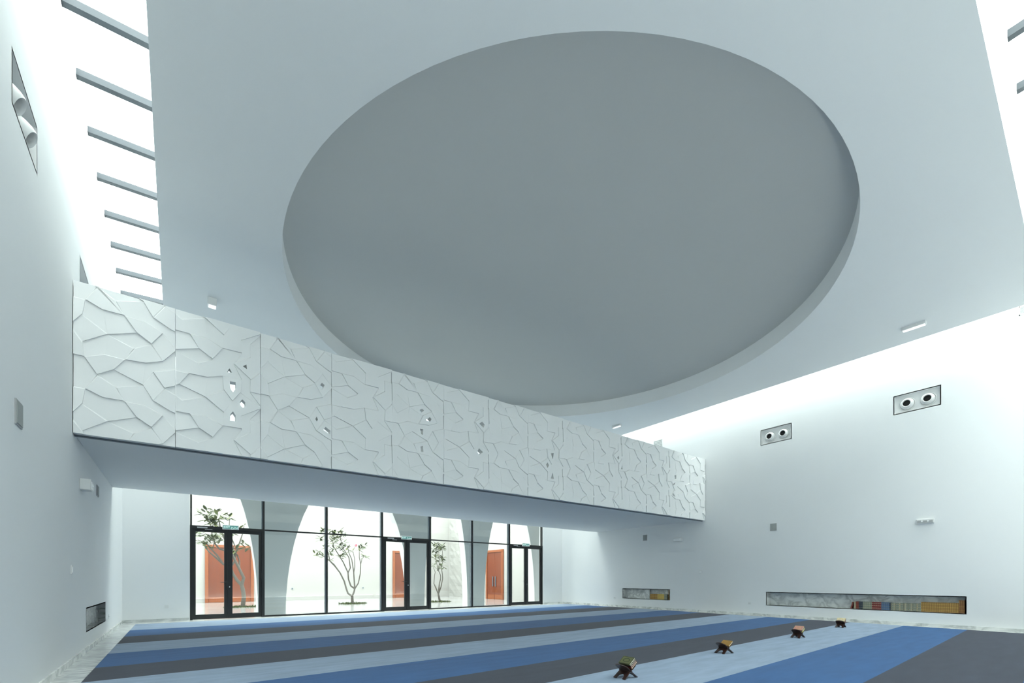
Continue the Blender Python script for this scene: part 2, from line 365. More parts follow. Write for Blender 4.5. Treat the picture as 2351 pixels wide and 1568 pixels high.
NB = dict(y=(-.02,5.125), r=(-.02,4.807), s1=(-.02,4.483), s2=(-.02,4.24), s3=(-.02,4.12), y0=(-.02,5.40), B1=(.301,4.919), B2=(.183,5.122), B3=(.488,4.804), B4=(.626,5.022),
 B5=(.894,5.024), B6=(.778,4.807), B7=(.884,5.233), B8=(1.19,5.436), B9=(.403,5.127), C1=(.385,5.443), C2=(.641,5.242), C3=(.759,5.454), C4=(.085,5.322), C5=(.292,4.692),
 C6=(.174,4.484), C7=(.413,4.492), C8=(.622,4.566), D0=(.05,4.281), D2=(.641,4.333), D4=(.878,4.352), D5=(.894,4.573), B26=(1.025,4.603), B27=(1.19,4.794),
 B28=(1.015,4.386), B29=(1.017,5.208), B30=(1.021,4.99), s4=(1.19,5.193), s5=(1.19,4.386))
for a_, b_ in (('C9', 'C1'), ('D3', 'C3'), ('C22', 'C2'), ('C42', 'C4'), ('B31', 'B8')): NB[a_] = (NB[b_][0], NB[b_][1]-PZ)
NB['D4u'] = (NB['D4'][0], NB['D4'][1]+PZ)
FB = ['y B2 B1 r', 'B2 B9 B4 B3 B1', 'y y0 C4 C1 B9 B2', 'C1 C2 B4 B9', 'C2 C3 D4u B8 B7 B5 B4', 'B7 B8 B29 B30 B6 B5', 'r B1 B3 C5', 'r C5 C6 s1', 'C5 B3 B4 B5 B6 D5 C8 C7 C6',
      'B6 B26 B28 B31 D4 D5', 'B6 B30 B29 s4 B27 B26', 'B8 s4 B29', 's1 C6 D0 s2', 'C6 C7 C9 D0', 'C7 C8 D2 C9', 'C8 D5 D4 D3 D2', 'D0 C9 C42 s3 s2', 'C9 D2 D3 C22', 'B26 B27 s5 B28', 'B28 s5 B31']
DB = 'r B1,y B2,B2 B1,B1 B3,B3 B4,B4 B5,B5 B6,B7 B8,C1 B9,C1 C2,C6 C7,C7 C8,D0 C6,D0 s2,D0 C9,C9 C22,D2 D3,D3 D4,D5 D4,B6 B26,B28 s5'
def solve_tile(nodes, faces, dark):
    P = [[np.array(nodes[k]) for k in f.split()] for f in faces]
    dk = set()
    key = lambda a, b: (round((a[0]+b[0])/2, 2), round(((a[1]+b[1])/2) % PZ, 2))
    for e in dark.split(','):
        a, b = e.split(); dk.add(key(nodes[a], nodes[b]))
    edges = {}
    for fi, p in enumerate(P):
        for i in range(len(p)):
            a, b = p[i], p[(i+1) % len(p)]
            edges.setdefault(key(a, b), []).append((fi, a, b))
    rows, rhs = [], []; n = len(P); cen = [sum(p)/len(p) for p in P]
    for kk, es in edges.items():
        if len(es) != 2: continue
        (f1, a1, b1), (f2, a2, b2) = es
        m1, m2 = (a1+b1)/2, (a2+b2)/2
        up1 = (cen[f1]-m1)[1] > (cen[f2]-m2)[1]
        U, L = ((f1, a1, b1), (f2, a2, b2)) if up1 else ((f2, a2, b2), (f1, a1, b1))
        d = abs(b1-a1); steep = d[1] > 1.6*d[0]
        s = .026 if kk in dk else -.022
        wgt = .45 if steep else 1.0
        if steep and kk not in dk: s = -.008
        # order the end points alike
        def ends(t): return sorted((t[1], t[2]), key=lambda q: (round(q[0], 3), q[1]))
        for eu, el in zip(ends(U), ends(L)):
            r = np.zeros(3*n)
            du = eu-cen[U[0]]; dl = el-cen[L[0]]
            r[3*U[0]:3*U[0]+3] += (1, du[0], du[1]); r[3*L[0]:3*L[0]+3] -= (1, dl[0], dl[1])
            rows.append(r*wgt); rhs.append(s*wgt)
    for i in range(n):
        for q, wg in ((0, .25), (1, .10), (2, .06)):
            r = np.zeros(3*n); r[3*i+q] = wg; rows.append(r); rhs.append(0)
    sol = np.linalg.lstsq(np.array(rows), np.array(rhs), rcond=None)[0].reshape(n, 3)
    return [(p, cen[i], sol[i]) for i, p in enumerate(P)]
TILE = [solve_tile(NA, FA, DA), solve_tile(NB, FB, DB)]
def inside(p, q):
    c = False; n = len(q)
    for i in range(n):
        a, b = q[i], q[(i+1) % n]
        if (a[1] > p[1]) != (b[1] > p[1]) and p[0] < (b[0]-a[0])*(p[1]-a[1])/(b[1]-a[1])+a[0]: c = not c
    return c
def height_at(tile, u):
    for p, cen, sol in tile:
        for k in (-1, 0, 1):
            v = (u[0], u[1]-k*PZ)
            if inside(v, p): return .038+sol[0]+sol[1]*(v[0]-cen[0])+sol[2]*(v[1]-cen[1])
    return None

def clip(poly, ax, val, keep_less):
    out = []
    for i in range(len(poly)):
        a, b = poly[i], poly[(i+1) % len(poly)]; ia = (a[ax] <= val) == keep_less; ib = (b[ax] <= val) == keep_less
        if ia: out.append(a)
        if ia != ib:
            t = (val-a[ax])/(b[ax]-a[ax]); out.append(a+(b-a)*t)
    return out
def chamfer(tile, q, hgt, w=.016):
    """inset front loop and lowered rim where the next facet lies deeper on an upward facing edge"""
    n = len(q); sg = sum(q[i][0]*q[(i+1) % n][1]-q[(i+1) % n][0]*q[i][1] for i in range(n)); L = []; drop = [0.0]*n
    for i in range(n):
        a, b = q[i], q[(i+1) % n]; d = b-a; l = max(np.hypot(*d), 1e-9)
        nn = np.array((-d[1], d[0]))/l*(1 if sg > 0 else -1); off = 0.0; m = (a+b)/2
        if nn[1] < -.25 and l > .03:
            hn = height_at(tile, m-nn*.006)
            if hn is not None and hgt(m)-hn > .004:
                off = w; dd = hgt(m)-hn; drop[i] = max(drop[i], dd); drop[(i+1) % n] = max(drop[(i+1) % n], dd)
        L.append((a+nn*off, d/l))
    out = []
    for i in range(n):
        (p, d), (p2, d2) = L[i-1], L[i]; den = d[0]*d2[1]-d[1]*d2[0]
        if abs(den) < .15: out.append(p2); continue
        t = ((p2-p)[0]*d2[1]-(p2-p)[1]*d2[0])/den; r = p+d*t; e = np.hypot(*(r-q[i]))
        if e > .05: r = q[i]+(r-q[i])*.05/e
        out.append(r)
    return out, drop
def area(p): return abs(sum(p[i][0]*p[(i+1) % len(p)][1]-p[(i+1) % len(p)][0]*p[i][1] for i in range(len(p))))/2
HOLES = [[(1.843,4.644),(1.88,4.72),(1.917,4.657)],[(2.067,4.794),(2.124,4.84),(2.131,4.76)],[(1.886,4.496),(1.967,4.502),(1.973,4.401),(1.929,4.317),(1.892,4.373)],
[(2.029,4.186),(2.061,4.238),(2.105,4.197),(2.105,4.13),(2.073,4.093),(2.035,4.129)],[(1.892,3.95),(1.929,4.002),(1.967,3.944),(1.967,3.842),(1.886,3.839)],
[(3.295,4.789),(3.333,4.848),(3.379,4.819),(3.371,4.784),(3.333,4.718)],[(3.356,3.967),(3.394,4.039),(3.479,3.983),(3.472,3.915)],[(3.219,4.149),(3.242,4.202),(3.264,4.151),(3.242,4.106)],
[(5.29,4.789),(5.349,4.821),(5.389,4.792),(5.329,4.733),(5.29,4.752)],[(5.43,4.577),(5.43,4.605),(5.511,4.669),(5.551,4.64),(5.521,4.578)],[(5.295,4.383),(5.369,4.388),(5.359,4.266),(5.32,4.276)],
[(5.3,4.004),(5.359,4.033),(5.369,3.905),(5.3,3.902)],[(6.748,4.781),(6.831,4.849),(6.902,4.792),(6.867,4.714)],[(6.701,4.128),(6.748,4.216),(6.855,4.143),(6.76,4.067)],
[(8.934,4.468),(9.039,4.485),(8.994,4.318),(8.964,4.37)],[(8.771,4.148),(8.83,4.213),(8.875,4.141),(8.816,4.064)],[(8.934,3.81),(8.994,3.977),(9.039,3.812)],
[(11.493,4.763),(11.569,4.827),(11.588,4.753),(11.531,4.705)],[(11.646,4.439),(11.704,4.603),(11.743,4.453)],[(14.346,4.627),(14.443,4.654),(14.443,4.538),(14.37,4.514)],
[(14.225,4.279),(14.249,4.34),(14.37,4.398),(14.322,4.32)],[(14.225,4.006),(14.274,4.026),(14.37,3.921),(14.249,3.937)],[(14.322,4.132),(14.37,4.181),(14.419,4.115)]]
bd = (BAL1-BAL0); BL = bd.length-.008; bang = math.atan2(bd.y, bd.x)
balcony = empty('balcony', BAL0, bang)
tag(balcony, 'white balcony crossing the hall with a faceted cast relief front', 'balcony')
YB = 4.75                                   # depth of the gallery floor
binv = (Matrix.Translation(BAL0) @ Matrix.Rotation(bang, 4, 'Z')).inverted()
SP = [binv @ Vector(p) for p in ((XL+.003, 8.82+.12, ZB), (XR-.003, 8.50+.12, ZB), (XR-.003, 13.55, ZB), (XL+.003, 13.55, ZB))]
sl = MB(); sl.add(SP+[p+Vector((0, 0, .3)) for p in SP],
                  [(0,3,2,1),(4,5,6,7),(0,1,5,4),(1,2,6,5),(2,3,7,6),(3,0,4,7)])
o = sl.obj('slab', 'paint', balcony)
SP2 = [binv @ Vector(p) for p in ((XL+.01, 8.82+.2, ZB+.3), (XR-.01, 8.50+.2, ZB+.3), (XR-.01, 13.5, ZB+.3), (XL+.01, 13.5, ZB+.3))]
MB().add(SP2+[p+Vector((0, 0, .02)) for p in SP2], [(0,3,2,1),(4,5,6,7),(0,1,5,4),(1,2,6,5),(2,3,7,6),(3,0,4,7)]).obj('gallery_bounce_sheet', 'c_light', balcony); o['label'] = 'smooth underside and floor slab of the balcony'  # unseen floor sheet added to tone the bounce light on ceiling and dome
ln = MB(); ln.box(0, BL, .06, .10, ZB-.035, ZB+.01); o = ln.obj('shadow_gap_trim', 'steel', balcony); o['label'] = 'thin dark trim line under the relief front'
PW = 1.172; GAP = .003
def boolean(me, cutter):
    a = bpy.data.objects.new('tmp', me); c = bpy.data.objects.new('tmpc', cutter); COL.objects.link(a); COL.objects.link(c)
    m = a.modifiers.new('b', 'BOOLEAN'); m.operation = 'DIFFERENCE'; m.object = c; m.solver = 'EXACT'
    dg = bpy.context.evaluated_depsgraph_get(); r = bpy.data.meshes.new_from_object(a.evaluated_get(dg), preserve_all_data_layers=True, depsgraph=dg)
    bpy.data.objects.remove(a); bpy.data.objects.remove(c); return r
cell_i = 0; rest = MB(); nfac = 0
for pi in range(14):
    x0 = -.01+PW*pi; x1 = min(x0+PW, BL-.003); x0 = max(x0, .003)
    base = -.01+PW*pi
    hs = [h for h in HOLES if max(p[0] for p in h) > x0 and min(p[0] for p in h) < x1]
    cut = None
    if hs:
        cb = MB()
        for h in hs: cb.prism([(u-base, z) for u, z in h], -.3, .3, lambda u, w, d: (u, d, w))
        cut = cb.mesh('cut', 'relief')
    pl = MB(); pl.box(x0-base+GAP, x1-base-GAP, .0, .09, ZB-.012, ZBT-.006)
    pm = pl.mesh('panel', 'relief')
    if cut: pm = boolean(pm, cut)
    po = link('panel', pm, balcony); po.location = (base, 0, 0)
    if hs: po['label'] = 'relief panel pierced by small angular openings'
    if pi == 13: po['label'] = 'narrow last relief panel at the right wall'
    for fi, (p, cen, sol) in enumerate(TILE[pi % 2]):
        for k in (-1, 0, 1):
            q = [v+np.array((0, k*PZ)) for v in p]
            for ax, val, less in ((0, x0-base+GAP, False), (0, x1-base-GAP, True), (1, ZB-.012, False), (1, ZBT, True)):
                q = clip(q, ax, val, less)
                if len(q) < 3: break
            if len(q) < 3 or area(q) < 4e-5: continue
            c2 = cen+np.array((0, k*PZ)); hgt = lambda u: max(.004, .038+sol[0]+sol[1]*(u[0]-c2[0])+sol[2]*(u[1]-c2[1]))
            n = len(q); qi, drop = chamfer(TILE[pi % 2], q, hgt)
            vs = [(u[0], -hgt(u), u[1]) for u in qi]+[(u[0], .004, u[1]) for u in q]+[(u[0], -max(.006, hgt(u)-drop[i_]), u[1]) for i_, u in enumerate(q)]
            fs = [tuple(range(n)), tuple(range(n, 2*n))[::-1]]+[(2*n+i, n+i, n+(i+1) % n, 2*n+(i+1) % n) for i in range(n)]+[(i, 2*n+i, 2*n+(i+1) % n, (i+1) % n) for i in range(n)]
            fm = MB().add(vs, fs).mesh('facet', 'relief')
            lo = np.min(q, axis=0); hi = np.max(q, axis=0)
            if cut and any(min(a[0] for a in h)-base < hi[0] and max(a[0] for a in h)-base > lo[0] and min(a[1] for a in h) < hi[1] and max(a[1] for a in h) > lo[1] for h in hs):
                fm = boolean(fm, cut)
                if len(fm.polygons) == 0: continue
            if pi >= 8 or area(q) < .004:
                rest.add([(v.co.x+base, v.co.y, v.co.z) for v in fm.vertices], [tuple(p_.vertices) for p_ in fm.polygons]); continue
            link('facet', fm, po); nfac += 1
rm = rest.mesh('far_facets', 'relief')
ro = link('far_facets', rm, balcony); ro['kind'] = 'stuff'; ro['label'] = 'small distant facets of the relief front'
print('facets', nfac, 'rest faces', len(rm.polygons))
# capping strip on the parapet back
MB().box(0, BL, .09, .15, ZB-.01, ZB+.3).obj('edge_beam', 'paint', balcony)
for u in (1.7, 10.9):
    e = empty('emergency_light', balcony.matrix_basis @ Vector((u, .3, ZB)))

for o in [o for o in COL.objects if o.name.startswith('emergency_light')]: bpy.data.objects.remove(o)

# ---------------------------------------------------------------- glazed wall to the courtyard
YG = YF+.12
glaz = struct(empty('window_5', (GX0, YG, 0)), 'dark framed glazed wall towards the courtyard')
MUL = [GX0, 2.16, 4.06, 6.00, 7.94, 9.88, 11.83, 13.75]
DOORB = {0: 'd', 3: 'd', 6: 'd'}
ZT = 2.74
def part(mb, name, m, parent, label=None, bev=0):
    o = mb.obj(name, m, parent)
    if label: o['label'] = label
    if bev: bevel(o, bev)
    return o
G0 = Vector((GX0, YG, 0))
mul_me = MB().box(-.022, .022, -.05, .05, 0, GZ).mesh('mullion', 'black')
fin_me = MB().box(-.055, -.030, -.02, .10, 0, GZ).mesh('mullion_cover', 'steel')
for x in MUL:
    o = link('mullion', mul_me, glaz); o.location = (x-GX0+(.03 if x == GX0 else -.03 if x == GX1 else 0), 0, 0)
    if GX0 < x < GX1: c = link('mullion_cover', fin_me, o)
for i, (a, b_) in enumerate(zip(MUL, MUL[1:])):
    door = i in DOORB
    zt = ZT
    if not door:
        part(MB().box(a-GX0+.03, b_-GX0-.03, -.035, .035, ZT-.022, ZT+.022), 'transom', 'black', glaz)
        part(MB().box(a-GX0+.03, b_-GX0-.03, -.035, .035, 0, .05), 'bottom_rail', 'black', glaz)
        part(MB().box(a-GX0+.03, b_-GX0-.03, -.008, .008, .05, ZT-.022), 'pane', 'glass', glaz)
    part(MB().box(a-GX0+.03, b_-GX0-.03, -.008, .008, ZT+.022, GZ), 'pane', 'glass', glaz)
dn = 0
WHICH = {0: 'nearest', 3: 'middle', 6: 'farthest'}
for i in DOORB:
    dn += 1; a, b_ = MUL[i]-GX0, MUL[i+1]-GX0; w = b_-a
    d = struct(empty('door_%d' % dn, (MUL[i], YG, 0)), 'black framed glass double door, %s of the three in the glazing' % WHICH[i])
    f = MB(); f.box(.0, .065, -.06, .06, 0, ZT-.07); f.box(w-.065, w, -.06, .06, 0, ZT-.07); f.box(0, w, -.06, .06, ZT-.07, ZT+.022); 
    part(f, 'frame', 'black', d)
    mid = w/2
    part(MB().box(mid-.02, mid+.02, -.045, -.03, .01, ZT-.07), 'astragal', 'black', d)
    for s, (u0, u1) in ((0, (.065, mid-.002)), (1, (mid+.002, w-.065))):
        sa, sb = (.075, .105) if s == 0 else (.105, .075)
        lf = MB(); lf.box(u0, u0+sa, -.03, .03, .01, ZT-.07); lf.box(u1-sb, u1, -.03, .03, .01, ZT-.07)
        lf.box(u0+sa, u1-sb, -.03, .03, .01, .15); lf.box(u0+sa, u1-sb, -.03, .03, ZT-.155, ZT-.07)
        lo = part(lf, 'door_leaf', 'black', d)
        part(MB().box(u0+sa, u1-sb, -.006, .006, .15, ZT-.155), 'pane', 'glass', lo)
        if s == 0:
            hm = MB(); hm.box(u1-.055, u1-.02, -.045, -.03, .98, 1.16); hm.tube([(u1-.04, -.03, 1.1), (u1-.04, -.085, 1.1)], .011, 8); hm.tube([(u1-.035, -.08, 1.1), (u1-.20, -.08, 1.1)], .011, 8)
            part(hm, 'handle', 'black', lo, 'black lever handle')
            kl = MB(); kl.lathe([(.018, 0), (.018, .012)], Matrix.Translation((u1+.03, -.03, .96)) @ Matrix.Rotation(math.pi/2, 4, 'X'), 12); part(kl, 'keyhole', 'chrome', lo, 'round chrome keyhole cover')
    cl = MB(); cl.box(.17, .42, -.10, -.06, ZT-.055, ZT-.015); cl.box(.36, .54, -.085, -.07, ZT-.092, ZT-.076); part(cl, 'door_closer', 'chrome', d, 'silver overhead door closer')

# exit signs on the door heads
def exit_sign(x, where, w=.42, h=.135):
    s = empty('exit_sign', (x, YG-.10, ZT-.05)); tag(s, 'green and white EXIT sign above the %s glass double door' % where, 'sign', 'exit signs on the door heads')
    hs = MB(); hs.box(-w/2, w/2, 0, .04, 0, h); bevel(hs.obj('housing', 'plastic', s), .004)
    MB().box(-w/2+.02, w/2-.02, -.004, .0, .02, h-.02).obj('sign_face', 'sign', s)
    for txt, px, sz in (('EXIT', -.10, .078), ('\ufe9d\ufeae\ufea8\ufee3'[:4], .10, .085)):
        c = bpy.data.curves.new('lettering', 'FONT'); c.body = txt; c.size = sz; c.align_x = 'CENTER'; c.align_y = 'CENTER'; c.extrude = .001
        t = bpy.data.objects.new('lettering', c); COL.objects.link(t)
        t.location = (px, -.006, h/2); t.rotation_euler = (math.pi/2, 0, 0)
        dg = bpy.context.evaluated_depsgraph_get(); me = bpy.data.meshes.new_from_object(t.evaluated_get(dg)); me.transform(t.matrix_basis)
        bpy.data.objects.remove(t); me.materials.clear(); me.materials.append(M['signtxt'])
        if len(me.polygons): link('lettering', me, s)
exit_sign(1.27, 'nearest'); exit_sign(6.92, 'middle'); exit_sign(12.72, 'farthest')

# ---------------------------------------------------------------- courtyard
YA, TA = 16.45, .42
mb = MB(); H0 = 5.6
ops = [(-1.0, 2.07), (2.88, 7.32), (7.95, 9.98), (10.85, 13.75)]
pts_top = []
segs = []
def arch_pts(x0, x1, n=26, zt=5.1):
    c, hw = (x0+x1)/2, (x1-x0)/2
    return [(c-hw*math.cos(math.pi*i/n), zt*math.sin(math.pi*i/n)) for i in range(n+1)]
X0, X1 = -6.0, 16.5; cur = X0
for (a, b_) in ops:
    # solid strip between openings
    mb.box(cur, a, YA, YA+TA, 0, H0)
    ap = arch_pts(a, b_)
    for p, q in zip(ap, ap[1:]):
        for y in (YA, YA+TA): mb.quad((p[0], y, p[1]), (q[0], y, q[1]), (q[0], y, H0), (p[0], y, H0))
        mb.quad((p[0], YA, p[1]), (q[0], YA, q[1]), (q[0], YA+TA, q[1]), (p[0], YA+TA, p[1]))
    cur = b_
mb.box(cur, X1, YA, YA+TA, 0, H0)
mb.quad((X0, YA, H0), (X1, YA, H0), (X1, YA+TA, H0), (X0, YA+TA, H0))
struct(mb.obj('wall_arcade', 'arcade'), 'pale arcade wall with tall rounded arches outside the glazing')
FY = 27.0; SX = 14.9
wf = MB(); wf.box(-6, SX+.4, FY, FY+.4, 0, 7.0); wall_cf = struct(wf.obj('wall_courtyard_far', 'court'), 'bright white far wall of the courtyard')
ws = MB(); ws.box(SX, SX+.4, YA+TA, FY, 0, 7.0); struct(ws.obj('wall_courtyard_right', 'court'), 'white side wall of the courtyard')
ws = MB(); ws.box(-6.4, -6, YA, FY+.4, 0, 7.0); struct(ws.obj('wall_courtyard_left', 'court'), 'white wall at the left side of the courtyard')
M['paving'] = marble_mat('grey_courtyard_marble', (.36, .36, .355, 1), (.24, .24, .24, 1), .5, .12, .6, .06)
pv = MB().box(-6, SX, YA+TA+.02, FY, 0, .004); struct(pv.obj('floor', 'paving'), 'polished marble paving of the courtyard')
# rough stone cladding at the right end of the far wall
rs = MB(); rw, rh = 11.45, 14.9; nx, nz = 14, 22; rnd = random.Random(3)
V = [[(SX-.02-rnd.uniform(.0, .05), 22.75+4.1*i/nx, 5.2*j/nz) for j in range(nz+1)] for i in range(nx+1)]
for i in range(nx):
    for j in range(nz): rs.quad(V[i][j], V[i+1][j], V[i+1][j+1], V[i][j+1])
o = rs.obj('stone_relief_panel', 'rough_wall'); tag(o, 'rough textured white stone panel on the courtyard side wall', 'wall panel')

def wood_door(n, loc, rz, w, h, label, pull=False):
    d = struct(empty('door_%d' % n, loc, rz), label)
    f = MB(); t = .14; f.box(0, t, -.10, .02, 0, h); f.box(w-t, w, -.10, .02, 0, h); f.box(t, w-t, -.10, .02, h-t, h); bevel(part(f, 'frame', 'wood_frame', d), .006)
    mid = w/2
    for u0, u1 in ((t, mid-.004), (mid+.004, w-t)):
        l = MB(); l.box(u0, u1, -.05, .0, .01, h-t-.01); lo = part(l, 'door_leaf', 'wood', d)
        k = MB(); k.box(u0+.02, u1-.02, -.058, -.05, .01, .28); part(k, 'kick_plate', 'wood_frame', lo)
        if pull:
            p = MB(); s_ = u0+.10 if u0 > mid-.1 else u1-.16; p.box(s_, s_+.06, -.10, -.07, .75, 1.35); p.box(s_+.01, s_+.05, -.07, -.05, .8, .84); p.box(s_+.01, s_+.05, -.07, -.05, 1.26, 1.30); part(p, 'handle', 'steel', lo, 'dark upright pull handle')
    return d
wood_door(4, (1.07, FY, 0), 0, 2.13, 2.93, 'orange wooden double door behind the nearest glass door')
wood_door(5, (10.85, FY, 0), 0, 2.13, 2.98, 'orange wooden double door partly hidden by an arch behind the middle glass door')
wood_door(6, (SX, 22.3, 0), -math.pi/2, 1.75, 2.90, 'reddish wooden door on the courtyard side wall', True)
for i, (x, lab) in enumerate(((5.06, 'small grey wall socket on the sunny part of the courtyard wall'), (8.98, 'small grey wall socket right of the middle courtyard tree'))):
    s = empty('wall_socket', (x, FY, .66)); tag(s, lab, 'socket')
    MB().box(-.06, .06, -.02, 0, -.06, .06).obj('plate', 'louvre', s); MB().box(-.04, .04, -.028, -.02, -.04, .04).obj('cover_flap', 'steel', s)

def tree(name_lab, base_px, baseY, branches, clusters, seed, flower=None, rad=.055):
    rnd = random.Random(seed); b = at(base_px[0], base_px[1], baseY); b.z = 0
    t = empty('frangipani_tree', b); tag(t, name_lab, 'tree')
    def P(x, y, dy): return at(x, y, baseY+dy)-b
    bk = MB()
    for pts, r0, r1, dy in branches:
        n = len(pts); vs = [P(x, y, dy*(k/(n-1)) if n > 1 else 0) for k, (x, y) in enumerate(pts)]
        if pts[0][1] > base_px[1]-3: vs[0].z = 0; vs[0].x = 0; vs[0].y = 0
        # smooth the line
        out = []; 
        for k in range(n-1):
            for q in (0, .5): out.append(vs[k].lerp(vs[k+1], q))
        out.append(vs[-1]); rr = [r0+(r1-r0)*k/(len(out)-1) for k in range(len(out))]
        bk.tube(out, rr, 8)
    autosmooth(bk.obj('trunk_and_branches', 'bark', t), 60)
    lv = MB()
    for (x, y, nl, sz) in clusters:
        c = P(x, y, rnd.uniform(-.5, .5))
        for k in range(int(nl*1.7)):
            a = rnd.uniform(0, 2*math.pi); el = rnd.uniform(-.5, .9); L = sz*rnd.uniform(.75, 1.25); wd = L*.16
            d = Vector((math.cos(a)*math.cos(el), math.sin(a)*math.cos(el), math.sin(el))); sd = d.cross(Vector((0, 0, 1))).normalized(); up = sd.cross(d)
            p0 = c+Vector((rnd.uniform(-.04, .04), rnd.uniform(-.04, .04), rnd.uniform(-.06, .06)))
            m1 = p0+d*L*.35; m2 = p0+d*L*.7-up*L*.05; e = p0+d*L-up*L*.16
            vs = [p0, m1+sd*wd-up*wd*.3, m2+sd*wd*.9-up*wd*.3, e, m2-sd*wd*.9-up*wd*.3, m1-sd*wd-up*wd*.3, m1+up*.0, m2]
            lv.add(vs, [(0, 1, 6), (0, 6, 5), (1, 2, 7, 6), (5, 6, 7, 4), (2, 3, 7), (7, 3, 4)], rnd.choice((0, 0, 1)))
    lo = lv.obj('foliage', ['leaf', 'leaf2'], t); lo['kind'] = 'stuff'
    if flower:
        f = MB(); c = P(flower[0], flower[1], -.2)
        for k in range(5):
            a = 2*math.pi*k/5; d = Vector((math.cos(a), -.3, math.sin(a)))*.055
            f.tube([c, c+d], [.012, .03], 6)
        f.obj('flower', 'flower', t)
    g = MB(); 
    for k in range(260):
        a = rnd.uniform(0, 2*math.pi); r = .62*math.sqrt(rnd.random())*rnd.uniform(.8, 1.1); p = Vector((r*math.cos(a)*1.05, r*math.sin(a)*.9, 0)); hh = rnd.uniform(.03, .10); q = rnd.uniform(0, 6.28)
        e = Vector((math.cos(q), math.sin(q), 0))*.03
        g.add([p-e, p+e, p+Vector((rnd.uniform(-.04, .04), rnd.uniform(-.04, .04), hh))], [(0, 1, 2)])
    go = g.obj('groundcover', 'grass', t); go['kind'] = 'stuff'; go['label'] = 'ring of low green plants round the trunk'
    return t
def c5(x, y): return (400+x/4.612, 1100+y/4.612)
def c6(x, y): return (860+x/5.343, 1160+y/5.343)
tree('slender tree with forked pale trunk in front of the orange wooden double door', (557, 1394), 21.9,
     [([c5(727, 1355), c5(738, 1250), c5(730, 1180), c5(714, 1120)], .085, .075, 0),
      ([c5(714, 1120), c5(665, 1070), c5(620, 1000), c5(595, 930), c5(520, 900), c5(440, 830), c5(370, 770), c5(330, 720)], .07, .022, .5),
      ([c5(714, 1120), c5(736, 1045), c5(690, 950), c5(640, 850), c5(600, 770), c5(560, 700), c5(520, 600), c5(490, 520), c5(470, 420)], .065, .018, -.4),
      ([c5(595, 930), c5(640, 870), c5(650, 780), c5(690, 680), c5(720, 590), c5(740, 490)], .045, .015, .3),
      ([c5(520, 900), c5(450, 800), c5(400, 750), c5(350, 690), c5(280, 670)], .04, .014, -.3),
      ([c5(690, 950), c5(690, 860), c5(655, 780), c5(620, 740)], .035, .014, .4),
      ([c5(560, 760), c5(480, 740), c5(430, 680), c5(400, 580), c5(380, 480), c5(350, 400)], .04, .012, .2),
      ([c5(600, 770), c5(640, 700), c5(580, 560), c5(585, 420)], .03, .012, -.2), ([c5(400, 750), c5(420, 690), c5(440, 600)], .025, .01, 0)],
     [(*c5(x, y), n, .30) for x, y, n in ((300, 370, 9), (340, 340, 7), (380, 390, 9), (430, 350, 7), (470, 390, 10), (440, 440, 10), (400, 450, 9), (350, 420, 8), (590, 410, 8), (520, 400, 6), (740, 480, 3),
      (240, 590, 8), (270, 600, 5), (350, 620, 8), (390, 600, 9), (410, 640, 8), (450, 590, 6), (500, 610, 7), (490, 650, 6), (290, 680, 7), (330, 690, 5), (740, 660, 5), (770, 730, 6), (640, 770, 7), (650, 740, 5), (610, 560, 4), (720, 560, 3), (430, 480, 7))], 11)
tree('slender tree with pink flower standing before the middle of the courtyard wall', (810, 1387), 21.7,
     [([c5(1890, 1318), c5(1885, 1280), c5(1885, 1240)], .07, .06, 0),
      ([c5(1885, 1240), c5(1840, 1210), c5(1822, 1160), c5(1800, 1080), c5(1755, 990), c5(1700, 920), c5(1650, 870), c5(1630, 780), c5(1600, 700), c5(1600, 600)], .045, .014, .4),
      ([c5(1885, 1240), c5(1905, 1190), c5(1912, 1150), c5(1905, 1060), c5(1900, 980), c5(1880, 850), c5(1850, 780), c5(1830, 700)], .045, .012, -.3),
      ([c5(1912, 1160), c5(1870, 1130), c5(1845, 1060), c5(1840, 990), c5(1790, 880), c5(1740, 800), c5(1690, 720), c5(1670, 620), c5(1680, 560)], .04, .012, .3),
      ([c5(1912, 1160), c5(1950, 1100), c5(1970, 1000), c5(1975, 900), c5(1960, 830), c5(1960, 760), c5(1990, 710)], .032, .010, .3),
      ([c5(1840, 990), c5(1865, 940), c5(1850, 830), c5(1780, 720), c5(1760, 620), c5(1770, 550)], .03, .010, -.2),
      ([c5(1755, 990), c5(1690, 900), c5(1600, 830), c5(1540, 790), c5(1510, 800)], .025, .010, -.2), ([c5(1900, 1000), c5(1912, 930), c5(1910, 840), c5(1890, 760), c5(1925, 700)], .022, .008, .1), ([c5(1975, 900), c5(1990, 840), c5(2020, 810)], .018, .008, 0)],
     [(*c5(x, y), n, .25) for x, y, n in ((1590, 540, 8), (1560, 555, 6), (1670, 550, 9), (1700, 580, 9), (1760, 550, 10), (1780, 590, 8), (1740, 620, 9), (1700, 640, 8), (1550, 630, 7), (1540, 640, 5), (1610, 690, 8), (1600, 720, 6), (1680, 680, 7),
      (1750, 700, 6), (1800, 680, 7), (1830, 740, 6), (1780, 740, 7), (1790, 800, 9), (1770, 820, 7), (1500, 800, 7), (1540, 780, 6), (1580, 810, 6), (1660, 780, 7), (1640, 860, 5), (2020, 815, 9), (1990, 710, 6), (1960, 745, 6), (2010, 700, 4), (1880, 760, 4), (1690, 740, 6), (1640, 620, 6))], 12, flower=c5(1925, 700))
